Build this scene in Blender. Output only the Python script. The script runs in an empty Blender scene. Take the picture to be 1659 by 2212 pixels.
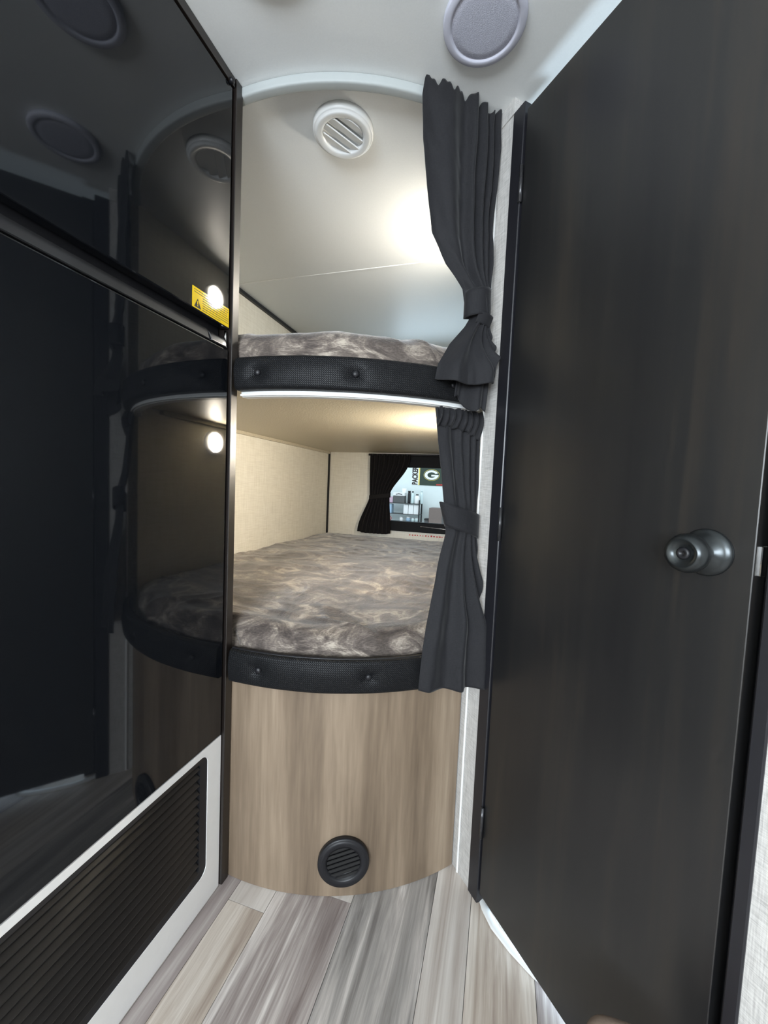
import bpy, bmesh, math, random
from mathutils import Vector, Matrix, noise
random.seed(7)
S = bpy.context.scene
COL = S.collection
pi = math.pi

# ------------------------------------------------------------------ camera
cd = bpy.data.cameras.new('camera'); cam = bpy.data.objects.new('camera', cd); COL.objects.link(cam)
cd.sensor_fit = 'HORIZONTAL'; cd.sensor_width = 36.0; cd.lens = 36.0 * 860.0 / 1659.0
cd.clip_start = 0.01; cd.clip_end = 60
yaw, pitch, roll = math.radians(16.261), math.radians(3.535), math.radians(-2.465)
fwd = Vector((-math.sin(yaw) * math.cos(pitch), math.cos(yaw) * math.cos(pitch), -math.sin(pitch)))
rgt = Vector((math.cos(yaw), math.sin(yaw), 0)); dwn = fwd.cross(rgt)
r2 = math.cos(roll) * rgt + math.sin(roll) * dwn; d2 = -math.sin(roll) * rgt + math.cos(roll) * dwn
m = Matrix.Identity(4)
for i in range(3):
    m[i][0] = r2[i]; m[i][1] = -d2[i]; m[i][2] = -fwd[i]
m[2][3] = 1.05
cam.matrix_world = m
S.camera = cam

# ------------------------------------------------------------------ world, daylight, exposure
W = bpy.data.worlds.new('sky'); S.world = W; W.use_nodes = True
W.node_tree.nodes['Background'].inputs[0].default_value = (0.78, 0.88, 1.0, 1)
W.node_tree.nodes['Background'].inputs[1].default_value = 0.9
S.view_settings.view_transform = 'Standard'; S.view_settings.look = 'None'
S.view_settings.gamma = 1.0; S.view_settings.use_curve_mapping = False
S.view_settings.exposure = 1.0

def area(name, loc, aim, sx, sy, power, col):
    l = bpy.data.lights.new(name, 'AREA'); l.shape = 'RECTANGLE'; l.size = sx; l.size_y = sy
    l.energy = power; l.color = col
    o = bpy.data.objects.new(name, l); COL.objects.link(o); o.location = loc
    o.rotation_euler = (Vector(aim) - Vector(loc)).to_track_quat('-Z', 'Y').to_euler()
    return o
area('daylight_living_window', (-0.15, -2.02, 1.30), (-0.15, 0.0, 1.25), 1.5, 0.8, 56, (0.84, 0.92, 1.0))
area('daylight_behind_bath_door', (0.50, 1.15, 0.62), (0.178, 0.875, 0.62), 0.55, 1.20, 13, (0.66, 0.84, 1.0))
area('garage_fill_light', (-1.4, 6.0, 2.35), (-1.5, 7.3, 0.8), 1.4, 0.5, 9.5, (1.0, 1.0, 0.97))  # unseen lamp added to brighten the garage beyond the bunk window
area('daylight_upper_bunk_window', (-0.5, 2.86, 1.68), (-0.5, 1.6, 1.75), 0.6, 0.28, 2.2, (0.70, 0.86, 1.0))

# ------------------------------------------------------------------ materials
def srgb(r, g, b):
    f = lambda c: (c / 255 / 12.92) if c / 255 <= 0.04045 else ((c / 255 + 0.055) / 1.055) ** 2.4
    return (f(r), f(g), f(b), 1)

class NT:
    def __init__(s, name, rough=0.5, spec=0.5, metal=0.0):
        s.m = bpy.data.materials.new(name); s.m.use_nodes = True; s.t = s.m.node_tree
        s.b = s.t.nodes['Principled BSDF']
        s.b.inputs['Roughness'].default_value = rough; s.b.inputs['Metallic'].default_value = metal
        s.b.inputs['Specular IOR Level'].default_value = spec
    def n(s, typ, **kw):
        nd = s.t.nodes.new(typ)
        for k, v in kw.items():
            if k in nd.inputs.keys(): nd.inputs[k].default_value = v
            else: setattr(nd, k, v)
        return nd
    def l(s, a, b): s.t.links.new(a, b)
    def coords(s, kind='Object', scale=(1, 1, 1), rnd=False):
        tc = s.n('ShaderNodeTexCoord'); mp = s.n('ShaderNodeMapping'); mp.inputs['Scale'].default_value = scale
        s.l(tc.outputs[kind], mp.inputs['Vector'])
        if rnd:
            oi = s.n('ShaderNodeObjectInfo'); mu = s.n('ShaderNodeMath', operation='MULTIPLY'); mu.inputs[1].default_value = 37.0
            s.l(oi.outputs['Random'], mu.inputs[0]); cb = s.n('ShaderNodeCombineXYZ')
            s.l(mu.outputs[0], cb.inputs[0]); s.l(mu.outputs[0], cb.inputs[1]); s.l(mu.outputs[0], cb.inputs[2])
            s.l(cb.outputs[0], mp.inputs['Location'])
        return mp.outputs['Vector']
    def noise(s, vec, scale, detail=4, rough=0.55, dist=0.0):
        nd = s.n('ShaderNodeTexNoise'); nd.inputs['Scale'].default_value = scale; nd.inputs['Detail'].default_value = detail
        nd.inputs['Roughness'].default_value = rough; nd.inputs['Distortion'].default_value = dist
        s.l(vec, nd.inputs['Vector']); return nd.outputs['Fac']
    def ramp(s, fac, stops):
        nd = s.n('ShaderNodeValToRGB'); e = nd.color_ramp.elements
        while len(e) < len(stops): e.new(0.5)
        for i, (p, c) in enumerate(stops): e[i].position = p; e[i].color = c
        s.l(fac, nd.inputs['Fac']); return nd.outputs['Color']
    def color(s, out): s.l(out, s.b.inputs['Base Color'])
    def bump(s, h, strength, dist=0.002):
        nd = s.n('ShaderNodeBump'); nd.inputs['Strength'].default_value = strength; nd.inputs['Distance'].default_value = dist
        s.l(h, nd.inputs['Height']); s.l(nd.outputs['Normal'], s.b.inputs['Normal'])
    def math(s, op, a, b):
        nd = s.n('ShaderNodeMath', operation=op)
        for i, v in enumerate((a, b)):
            if isinstance(v, (int, float)): nd.inputs[i].default_value = v
            else: s.l(v, nd.inputs[i])
        return nd.outputs[0]

def plain(name, col, rough=0.5, spec=0.5, metal=0.0, grain=0.04, gscale=60, bump=0.0):
    k = NT(name, rough, spec, metal); v = k.coords()
    f = k.noise(v, gscale, 3)
    c0 = tuple(max(0, x * (1 - grain)) for x in col[:3]) + (1,); c1 = tuple(min(1, x * (1 + grain)) for x in col[:3]) + (1,)
    k.color(k.ramp(f, [(0.3, c0), (0.7, c1)]))
    if bump: k.bump(f, bump)
    return k.m

def emissive(name, col, strength):
    k = NT(name, 0.4); k.b.inputs['Base Color'].default_value = col
    k.b.inputs['Emission Color'].default_value = col; k.b.inputs['Emission Strength'].default_value = strength
    return k.m

def linen(name, c0, c1, sc=1.0, bump=0.25):
    k = NT(name, 0.6, 0.3)
    a = k.noise(k.coords(scale=(500 * sc, 500 * sc, 30 * sc)), 1.0, 2); b = k.noise(k.coords(scale=(40 * sc, 40 * sc, 700 * sc)), 1.0, 2)
    s_ = k.math('ADD', a, b); h = k.math('MULTIPLY', s_, 0.5)
    k.color(k.ramp(h, [(0.34, c0), (0.62, c1)])); k.bump(h, bump, 0.001)
    return k.m

def streak(name, stops, scale, rough=0.4, spec=0.4, rnd=False, fine=None, bump=0.08, dist=0.6, kind='Object'):
    k = NT(name, rough, spec)
    a = k.noise(k.coords(kind, scale, rnd), 1.0, 5, 0.6, dist)
    fs = fine or tuple(x * 7 for x in scale)
    b = k.noise(k.coords(kind, fs, rnd), 1.0, 3, 0.6)
    h = k.math('ADD', k.math('MULTIPLY', a, 0.78), k.math('MULTIPLY', b, 0.22))
    k.color(k.ramp(h, stops)); k.bump(b, bump, 0.0008)
    return k.m

M = {}
M['gloss_black'] = plain('gloss black glass door', (0.006, 0.007, 0.009), 0.035, 0.55, grain=0.02)
M['black_plastic'] = plain('matt black plastic', (0.010, 0.010, 0.012), 0.42, 0.4, bump=0.05, gscale=400)
M['black_matt'] = plain('dull black frame', (0.0045, 0.0045, 0.005), 0.6, 0.2)
M['vent_slat'] = plain('charcoal vent slat', (0.035, 0.034, 0.034), 0.45, 0.4)
M['grip'] = plain('dark glossy grip', (0.05, 0.05, 0.053), 0.2, 0.6, 0.55)
M['black_slat'] = plain('dark slat plastic', (0.016, 0.014, 0.013), 0.33, 0.5)
M['dark_metal'] = plain('dark brushed metal', (0.18, 0.18, 0.19), 0.26, 0.5, 0.9)
M['knob_metal'] = plain('gunmetal', (0.045, 0.05, 0.052), 0.28, 0.5, 0.8)
M['chrome'] = plain('bright chrome', (0.7, 0.7, 0.7), 0.15, 0.5, 1.0)
M['espresso'] = streak('espresso wood door', [(0.32, (0.0065, 0.0065, 0.0075, 1)), (0.50, (0.0100, 0.0098, 0.0100, 1)), (0.70, (0.022, 0.0178, 0.0142, 1))], (14, 14, 0.7), 0.36, 0.75, bump=0.06)
M['espresso_edge'] = streak('espresso edge', [(0.3, (0.006, 0.004, 0.0035, 1)), (0.7, (0.012, 0.008, 0.006, 1))], (30, 30, 1.2), 0.34, 0.8)
M['frame_dark'] = plain('dark door frame', (0.012, 0.012, 0.015), 0.35, 0.45)
M['ceiling'] = plain('white ceiling panel', (0.77, 0.785, 0.775), 0.42, 0.35, grain=0.015, gscale=300, bump=0.05)
M['white_plastic'] = plain('white plastic', (0.74, 0.75, 0.74), 0.35, 0.45, grain=0.01)
M['white_plate'] = plain('white satin plate', (0.86, 0.85, 0.83), 0.4, 0.4, grain=0.01)
M['track_grey'] = plain('pale grey track plastic', (0.40, 0.425, 0.42), 0.5, 0.3, grain=0.01)
M['white_trim'] = plain('white trim', (0.80, 0.81, 0.80), 0.4, 0.4, grain=0.01)
M['lilac_plastic'] = plain('pale grey speaker plastic', (0.56, 0.57, 0.66), 0.55, 0.3, grain=0.02)
M['linen_wall'] = linen('linen wall board', srgb(158, 155, 152), srgb(198, 196, 192))
M['cream_wall'] = linen('cream wall board', srgb(224, 219, 205), srgb(240, 236, 224), 0.35, 0.12)
k = NT('orange peel cream panel', 0.45, 0.4); f = k.noise(k.coords(), 170, 2); k.color(k.ramp(f, [(0.3, srgb(188, 179, 158)), (0.7, srgb(204, 195, 174))])); k.bump(f, 0.35, 0.002); M['peel'] = k.m
M['taupe_wood'] = streak('taupe wood laminate', [(0.32, srgb(92, 78, 64)), (0.46, srgb(120, 104, 87)), (0.57, srgb(142, 125, 106)), (0.70, srgb(168, 151, 130))], (9, 9, 0.6), 0.42, 0.4, bump=0.04, dist=0.5)
pl = {'mauve': [(0.30, srgb(124, 113, 110)), (0.5, srgb(152, 142, 138)), (0.72, srgb(186, 178, 173))],
      'beige': [(0.34, srgb(140, 124, 112)), (0.5, srgb(178, 165, 152)), (0.66, srgb(212, 203, 192))],
      'taupe': [(0.36, srgb(120, 108, 104)), (0.48, srgb(156, 146, 141)), (0.56, srgb(182, 173, 167)), (0.66, srgb(220, 213, 206))],
      'grey': [(0.36, srgb(116, 111, 107)), (0.48, srgb(152, 147, 142)), (0.57, srgb(176, 169, 163)), (0.67, srgb(218, 212, 206))],
      'pale': [(0.34, srgb(166, 155, 146)), (0.5, srgb(190, 182, 174)), (0.72, srgb(216, 210, 203))]}
for kx, st in pl.items(): M['plank_' + kx] = streak('vinyl plank ' + kx, st, (26, 1.5, 26), 0.40, 0.4, rnd=True, fine=(190, 8, 190), bump=0.05, dist=0.9)
M['seam'] = plain('dark joint', (0.06, 0.055, 0.05), 0.7)

k = NT('charcoal curtain cloth', 0.75, 0.25); v = k.coords('UV', (1, 1, 1))
a = k.noise(k.coords('UV', (900, 60, 1)), 1, 2); b = k.noise(k.coords('UV', (60, 900, 1)), 1, 2); h = k.math('MULTIPLY', k.math('ADD', a, b), 0.5)
k.color(k.ramp(h, [(0.3, (0.0070, 0.0070, 0.0084, 1)), (0.7, (0.020, 0.020, 0.0225, 1))])); k.bump(h, 0.3, 0.001)
k.b.inputs['Sheen Weight'].default_value = 0.12; k.b.inputs['Sheen Roughness'].default_value = 0.4; M['curtain'] = k.m
k = NT('black window curtain cloth', 0.85, 0.2); f = k.noise(k.coords('UV', (300, 40, 1)), 1, 2)
k.color(k.ramp(f, [(0.3, (0.006, 0.0055, 0.006, 1)), (0.7, (0.014, 0.012, 0.012, 1))])); k.bump(f, 0.3, 0.001); M['curtain_black'] = k.m

k = NT('black woven vinyl', 0.5, 0.26); v = k.coords('UV', (1, 1, 1)); v.node.inputs['Rotation'].default_value = (0, 0, 0.785)
br = k.n('ShaderNodeTexBrick'); br.inputs['Scale'].default_value = 1.0; br.inputs['Brick Width'].default_value = 0.0075; br.inputs['Row Height'].default_value = 0.0036
br.inputs['Mortar Size'].default_value = 0.0007; br.inputs['Mortar Smooth'].default_value = 1.0; br.offset = 0.5
br.inputs['Color1'].default_value = (1, 1, 1, 1); br.inputs['Color2'].default_value = (0.8, 0.8, 0.8, 1); br.inputs['Mortar'].default_value = (0, 0, 0, 1)
k.l(v, br.inputs['Vector']); k.color(k.ramp(br.outputs['Color'], [(0.1, (0.002, 0.0021, 0.0026, 1)), (0.9, (0.0105, 0.011, 0.0125, 1))])); k.bump(br.outputs['Color'], 1.0, 0.0018); M['vinyl'] = k.m

k = NT('grey brown plush blanket', 0.8, 0.25)
vo = k.coords('UV', (1, 1, 1))
a = k.noise(k.coords('UV', (7, 6.5, 1)), 1.0, 6, 0.66, 1.5); b = k.noise(k.coords('UV', (90, 240, 1)), 1.0, 3, 0.6, 0.5)
h = k.math('ADD', k.math('MULTIPLY', a, 0.8), k.math('MULTIPLY', b, 0.2))
k.color(k.ramp(h, [(0.35, srgb(58, 51, 48)), (0.45, srgb(84, 76, 71)), (0.53, srgb(116, 106, 98)), (0.63, srgb(178, 167, 153))]))
k.bump(b, 0.5, 0.003); k.b.inputs['Sheen Weight'].default_value = 0.6; k.b.inputs['Sheen Roughness'].default_value = 0.35; M['plush'] = k.m

M['lamp_lens'] = emissive('lit frosted lens', (1.0, 0.90, 0.74, 1), 400.0)
M['lamp_lens_dim'] = emissive('dimmer lit frosted lens', (1.0, 0.92, 0.79, 1), 185.0)
M['yellow'] = plain('yellow label paper', srgb(250, 214, 20), 0.06, 0.5, grain=0.02)
M['ink'] = plain('dark print', (0.03, 0.025, 0.02), 0.6)
M['taupe_pad'] = plain('taupe padded cloth', srgb(132, 116, 104), 0.85, 0.2, bump=0.2, gscale=300)
gk = NT('window glass', 0.0, 0.5); gk.t.nodes.remove(gk.b)
gt = gk.n('ShaderNodeBsdfTransparent'); gt.inputs[0].default_value = (0.93, 0.96, 0.96, 1); gg = gk.n('ShaderNodeBsdfGlossy'); gg.inputs['Roughness'].default_value = 0.02
mx = gk.n('ShaderNodeMixShader'); fr = gk.n('ShaderNodeFresnel'); fr.inputs[0].default_value = 1.45
gk.l(fr.outputs[0], mx.inputs[0]); gk.l(gt.outputs[0], mx.inputs[1]); gk.l(gg.outputs[0], mx.inputs[2]); gk.l(mx.outputs[0], gk.t.nodes['Material Output'].inputs[0]); M['glass'] = gk.m
M['garage_wall'] = plain('garage white wall', (0.68, 0.75, 0.74), 0.8, 0.2, grain=0.03, gscale=8)
M['concrete'] = plain('garage concrete', (0.3, 0.3, 0.29), 0.8)
M['green'] = plain('dark green cloth', srgb(48, 62, 52), 0.8)
M['white_cloth'] = plain('white cloth', (0.78, 0.82, 0.82), 0.8)
M['gold'] = plain('yellow gold cloth', srgb(224, 206, 110), 0.8)
M['red'] = plain('red print', srgb(196, 60, 56), 0.7)
M['cardboard'] = plain('brown cardboard', srgb(116, 104, 98), 0.8)
M['box_grey'] = plain('grey carton', srgb(82, 84, 84), 0.7)
M['pinkish'] = plain('pale pink carton', srgb(196, 170, 186), 0.7)
M['bottle_clear'] = plain('pale bottle plastic', srgb(196, 214, 214), 0.25, 0.5)
M['bottle_blue'] = plain('pale blue tin', srgb(150, 176, 196), 0.35, 0.5)

# ------------------------------------------------------------------ mesh helpers
def tag(o, label=None, cat=None, group=None, kind=None):
    if label: o['label'] = label
    if cat: o['category'] = cat
    if group: o['group'] = group
    if kind: o['kind'] = kind
    return o

def thing(name, loc, label=None, cat=None, group=None, kind=None):
    o = bpy.data.objects.new(name, None); COL.objects.link(o); o.location = loc; o.empty_display_size = 0.05
    return tag(o, label, cat, group, kind)

def wloc(o):
    v = Vector((0, 0, 0))
    while o: v += Vector(o.location); o = o.parent
    return v

def link(name, me, mat, parent=None, smooth=False):
    me.materials.clear(); me.materials.append(M[mat] if isinstance(mat, str) else mat)
    if smooth:
        for p in me.polygons: p.use_smooth = True
    o = bpy.data.objects.new(name, me); COL.objects.link(o)
    if parent:
        o.parent = parent; o.location = -wloc(parent)
    return o

def recenter(o):
    """put the object's own origin at the middle of its bounds"""
    c = sum((Vector(b) for b in o.bound_box), Vector()) / 8
    o.data.transform(Matrix.Translation(-c)); o.location = Vector(o.location) + c
    return o

def from_bm(name, bm, mat, parent=None, smooth=False):
    bmesh.ops.recalc_face_normals(bm, faces=bm.faces)
    me = bpy.data.meshes.new(name); bm.to_mesh(me); bm.free()
    return link(name, me, mat, parent, smooth)

def add_box(bm, a, b, mt=None, bev=0.0, seg=2):
    lo = [min(a[i], b[i]) for i in range(3)]; hi = [max(a[i], b[i]) for i in range(3)]
    vs = [bm.verts.new(p) for p in ((lo[0], lo[1], lo[2]), (hi[0], lo[1], lo[2]), (hi[0], hi[1], lo[2]), (lo[0], hi[1], lo[2]),
                                    (lo[0], lo[1], hi[2]), (hi[0], lo[1], hi[2]), (hi[0], hi[1], hi[2]), (lo[0], hi[1], hi[2]))]
    fs = [bm.faces.new([vs[i] for i in q]) for q in ((0, 3, 2, 1), (4, 5, 6, 7), (0, 1, 5, 4), (1, 2, 6, 5), (2, 3, 7, 6), (3, 0, 4, 7))]
    if bev:
        es = {e for f in fs for e in f.edges}
        r = bmesh.ops.bevel(bm, geom=list(es), offset=bev, segments=seg, affect='EDGES', profile=0.5)
        vs = list({v for f in r['faces'] for v in f.verts} | {v for v in vs if v.is_valid})
    if mt: bmesh.ops.transform(bm, matrix=mt, verts=[v for v in vs if v.is_valid])

def box(name, a, b, mat, parent=None, bev=0.0, mt=None, smooth=False):
    bm = bmesh.new(); add_box(bm, a, b, mt, bev); return from_bm(name, bm, mat, parent, smooth)

def lathe(name, prof, mt, mat, parent=None, n=40, smooth=True):
    """prof: (radius, height) list about local Z, moved by mt"""
    bm = bmesh.new(); rings = []
    for r, z in prof:
        if r < 1e-6: rings.append([bm.verts.new(mt @ Vector((0, 0, z)))])
        else: rings.append([bm.verts.new(mt @ Vector((r * math.cos(2 * pi * i / n), r * math.sin(2 * pi * i / n), z))) for i in range(n)])
    for a, b in zip(rings, rings[1:]):
        for i in range(n):
            j = (i + 1) % n
            if len(a) == 1 and len(b) > 1: bm.faces.new((a[0], b[i], b[j]))
            elif len(b) == 1 and len(a) > 1: bm.faces.new((a[i], b[0], a[j]))
            elif len(a) > 1: bm.faces.new((a[i], b[i], b[j], a[j]))
    o = from_bm(name, bm, mat, parent, smooth)
    return o

def axis_mat(loc, zdir, up=(0, 0, 1)):
    q = Vector(zdir).to_track_quat('Z', 'Y'); return Matrix.Translation(loc) @ q.to_matrix().to_4x4()

def grid(name, fn, nu, nv, mat, parent=None, uv=None, thick=0.0, closed_u=False, closed_v=False, caps=False):
    vs = []; us = []
    for j in range(nv + (0 if closed_v else 1)):
        for i in range(nu + (0 if closed_u else 1)):
            u = i / nu; v = j / nv; vs.append(fn(u, v)); us.append((u, v))
    W_ = nu + (0 if closed_u else 1); H_ = nv + (0 if closed_v else 1); fs = []; fuv = []
    for j in range(nv):
        for i in range(nu):
            i2 = (i + 1) % W_; j2 = (j + 1) % H_
            fs.append((j * W_ + i, j * W_ + i2, j2 * W_ + i2, j2 * W_ + i))
            fuv.append(((i / nu, j / nv), ((i + 1) / nu, j / nv), ((i + 1) / nu, (j + 1) / nv), (i / nu, (j + 1) / nv)))
    if caps and closed_v:
        fs.append(tuple(j * W_ for j in range(H_))); fuv.append(((0, 0),) * H_)
        fs.append(tuple(j * W_ + nu for j in reversed(range(H_)))); fuv.append(((0, 0),) * H_)
    me = bpy.data.meshes.new(name); me.from_pydata([tuple(v) for v in vs], [], fs)
    su, sv = uv or (1, 1); lay = me.uv_layers.new(name='UVMap'); k_ = 0
    for q in fuv:
        for a, b in q: lay.data[k_].uv = (a * su, b * sv); k_ += 1
    bm = bmesh.new(); bm.from_mesh(me); bmesh.ops.recalc_face_normals(bm, faces=bm.faces); bm.to_mesh(me); bm.free()
    o = link(name, me, mat, parent, True)
    if thick:
        md = o.modifiers.new('thickness', 'SOLIDIFY'); md.thickness = thick; md.offset = 0
    return o

def tube(name, pts, rad, mat, parent=None, n=10):
    P = [Vector(p) for p in pts]
    def fn(u, v):
        i = min(int(round(v * (len(P) - 1))), len(P) - 1)
        t = (P[min(i + 1, len(P) - 1)] - P[max(i - 1, 0)]).normalized()
        a = t.orthogonal().normalized() if abs(t.z) > 0.95 else t.cross(Vector((0, 0, 1))).normalized(); b = t.cross(a)
        r = rad if not callable(rad) else rad(v)
        return P[i] + r * (math.cos(2 * pi * u) * a + math.sin(2 * pi * u) * b)
    return grid(name, fn, n, len(P) - 1, mat, parent, closed_u=True)

def lerp(a, b, t): return a + (b - a) * t
def sstep(a, b, x):
    t = max(0, min(1, (x - a) / (b - a))); return t * t * (3 - 2 * t)
def table(tb, z):
    """smooth lookup in a list of (z, value) with falling z"""
    if z >= tb[0][0]: return tb[0][1]
    for (z0, a), (z1, b) in zip(tb, tb[1:]):
        if z >= z1:
            t = (z0 - z) / (z0 - z1); return lerp(a, b, t)
    return tb[-1][1]

# ------------------------------------------------------------------ layout numbers
ZC = 1.972                       # ceiling
CX, CY, RF = -0.581, 1.535, 0.683  # the bunks' curved front in plan
def arc(th, r, z): t = math.radians(th); return Vector((CX + r * math.cos(t), CY + r * math.sin(t), z))
XL, XR, YB = -1.27, -0.05, 2.80
XF = -0.643                      # refrigerator face
W0 = Vector((-0.072, 1.084, 0)); DD = Vector((0.649, -0.761, 0)).normalized(); ND = Vector((DD.y, -DD.x, 0))  # ND points to the aisle
def dmat():                      # local x along the door wall, local y out to the aisle
    mm = Matrix.Identity(4)
    for i in range(3): mm[i][0] = DD[i]; mm[i][1] = ND[i]; mm[i][3] = W0[i]
    return mm
DM = dmat()

# ------------------------------------------------------------------ structure: floor with planks
fl = box('floor', (-1.3, -2.1, -0.05), (1.3, 2.83, -0.0045), 'seam'); tag(fl, kind='structure')
fl['label'] = 'grey beige wood look vinyl plank floor of the aisle'
bx = [-0.79, -0.643, -0.598, -0.496, -0.302, -0.106, -0.013, 0.131, 0.315, 0.41, 0.60, 0.78, 0.97, 1.15, 1.29]
kinds = ['taupe', 'mauve', 'beige', 'taupe', 'grey', 'pale', 'beige', 'taupe', 'mauve', 'grey', 'pale', 'beige', 'taupe', 'grey', 'pale', 'beige', 'beige', 'taupe', 'grey']
joints = {2: [-1.2, -0.25, 0.803], 3: [-1.0, 0.0, 0.892], 4: [-0.7, 0.35, 1.35], 5: [-1.3, 0.2, 1.30], 6: [-0.9, 0.1, 1.25], 1: [-0.4, 1.2], 7: [-1.1, 0.15, 1.2]}
for i in range(len(bx) - 1):
    ys = [-2.1] + joints.get(i, [-0.8 + 0.17 * (i % 5), 0.35 + 0.1 * (i % 4), 1.4]) + [1.75]
    for j, (y0, y1) in enumerate(zip(ys, ys[1:])):
        kd = kinds[i]
        if i == 2 and j == 3: kd = 'pale'
        if i == 3 and j == 3: kd = 'pale'
        o = box('plank', (bx[i] + 0.0006, y0 + 0.0006, -0.0045), (bx[i + 1] - 0.0006, y1 - 0.0006, 0.0), 'plank_' + kd, fl)
        recenter(o)

# ceiling and shell
ce = box('ceiling', (-1.3, -2.1, ZC), (1.3, 2.83, ZC + 0.05), 'ceiling'); tag(ce, 'smooth white ceiling panel over aisle and bunks', kind='structure')
o = box('trim_1', (XL, 1.645, ZC - 0.002), (XR, 1.652, ZC + 0.001), 'white_trim'); tag(o, 'thin raised seam strip across the bunk ceiling', kind='structure')
o = box('trim_2', (XL, 0.86, ZC - 0.016), (XL + 0.016, YB, ZC), 'black_plastic'); tag(o, 'black corner strip between bunk ceiling and left wall', kind='structure')
o = box('trim_3', (XL, YB - 0.012, 0.2), (XL + 0.012, YB, 1.30), 'black_plastic'); tag(o, 'black corner strip where left wall meets window wall', kind='structure')
o = box('wall_left', (XL - 0.03, -2.1, 0), (XL, YB + 0.03, ZC), 'cream_wall'); tag(o, 'cream textured wall along the left of the bunks', kind='structure')
# back wall with the window opening x -0.86..-0.2, z 0.80..1.21
bm = bmesh.new()
wx0, wx1, wz0, wz1 = -0.84, -0.16, 0.785, 1.225
add_box(bm, (XL - 0.03, YB, 0), (wx0, YB + 0.03, ZC)); add_box(bm, (wx1, YB, 0), (1.3, YB + 0.03, ZC))
add_box(bm, (wx0, YB, 0), (wx1, YB + 0.03, wz0)); add_box(bm, (wx0, YB, wz1), (wx1, YB + 0.03, 1.53)); add_box(bm, (wx0, YB, 1.83), (wx1, YB + 0.03, ZC))
tag(from_bm('wall_back', bm, 'cream_wall'), 'cream wall with the window at the far end of the bunks', kind='structure')
o = box('wall_right', (XR, 1.10, 0), (XR + 0.03, YB, ZC), 'cream_wall'); tag(o, 'cream wall closing the bunks on the right behind curtains', kind='structure')
o = box('wall_outer', (1.27, -2.1, 0), (1.3, YB, ZC), 'linen_wall'); tag(o, kind='structure')
bm = bmesh.new()
add_box(bm, (-1.3, -2.13, 0), (1.3, -2.10, 0.85)); add_box(bm, (-1.3, -2.13, 1.75), (1.3, -2.10, ZC)); add_box(bm, (-1.3, -2.13, 0.85), (-0.95, -2.10, 1.75)); add_box(bm, (0.65, -2.13, 0.85), (1.3, -2.10, 1.75))
tag(from_bm('wall_rear', bm, 'linen_wall'), kind='structure')

# diagonal wall: linen post beside the bunks, then the door
bm = bmesh.new()
add_box(bm, (-0.004, -0.035, 0), (0.078, 0.0, ZC), DM)
post = from_bm('wall_diagonal', bm, 'linen_wall'); tag(post, 'narrow pale linen wall strip between curtain and dark door', kind='structure')
bm = bmesh.new(); add_box(bm, (0.024, 0.0, 0), (0.030, 0.0045, 1.94), DM, 0.0015, 1); from_bm('corner_bead', bm, 'white_trim', post)
bm = bmesh.new(); add_box(bm, (-0.002, 0.0, 1.935), (0.078, 0.003, 1.939), DM); add_box(bm, (-0.002, 0.0, 1.939), (0.078, 0.002, ZC), DM); from_bm('top_strip', bm, 'linen_wall', post)
bm = bmesh.new(); add_box(bm, (0.634, -0.03, 0), (1.35, 0.0, ZC), DM)
tag(from_bm('wall_entry', bm, 'linen_wall'), 'bright pale linen wall at the lower right edge beyond the door', kind='structure')

# door frame
bm = bmesh.new(); add_box(bm, (0.078, -0.05, 0), (0.116, 0.004, 1.935), DM, 0.002, 1); add_box(bm, (0.100, -0.05, 0), (0.150, -0.034, 1.935), DM)
tag(from_bm('trim_4', bm, 'frame_dark'), 'dark frame post on the hinge side of the door', kind='structure')
bm = bmesh.new(); add_box(bm, (0.590, -0.06, 0), (0.622, -0.034, ZC), DM); add_box(bm, (0.617, -0.05, 0), (0.634, 0.004, ZC), DM, 0.002, 1)
latch_post = from_bm('trim_5', bm, 'frame_dark'); tag(latch_post, 'dark frame post on the knob side of the door', kind='structure')
bm = bmesh.new(); add_box(bm, (0.6145, -0.024, 0.945), (0.6175, -0.004, 1.005), DM); from_bm('strike_plate', bm, 'chrome', latch_post)

# the door
dr = thing('door_1', W0 + DD * 0.36, kind='structure'); dr['label'] = 'dark espresso wood door with a gunmetal knob'
bm = bmesh.new(); add_box(bm, (0.120, -0.030, 0.030), (0.603, 0.0, 1.914), DM, 0.0018, 2); from_bm('panel', bm, 'espresso', dr)
kb = W0 + DD * 0.548 + Vector((0, 0, 0.978)); KM = axis_mat(kb, ND)
kn = lathe('door_knob', [(0.0, 0.0), (0.033, 0.0), (0.0335, 0.002), (0.032, 0.005), (0.026, 0.0085), (0.015, 0.011), (0.0125, 0.018), (0.0125, 0.024), (0.016, 0.029), (0.023, 0.034), (0.0265, 0.041), (0.027, 0.048), (0.0245, 0.055), (0.020, 0.059), (0.0185, 0.0595), (0.0135, 0.055), (0.0105, 0.0535), (0.0, 0.0535)], KM, 'knob_metal', dr, 48)
lathe('privacy_button', [(0.0, 0.0530), (0.0085, 0.0530), (0.0085, 0.0555), (0.0065, 0.0575), (0.003, 0.0570), (0.0028, 0.0560), (0.0, 0.0560)], KM, 'black_plastic', kn, 24)
bm = bmesh.new(); add_box(bm, (0.595, -0.022, 0.955), (0.6065, -0.008, 0.995), DM, 0.001, 1); from_bm('latch', bm, 'chrome', dr)
for z in (1.752, 0.974, 0.22):
    lathe('hinge', [(0.0, -0.04), (0.0045, -0.04), (0.0045, 0.04), (0.0, 0.04)], DM @ Matrix.Translation((0.1185, 0.005, z)), 'grip', dr, 14)
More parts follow.
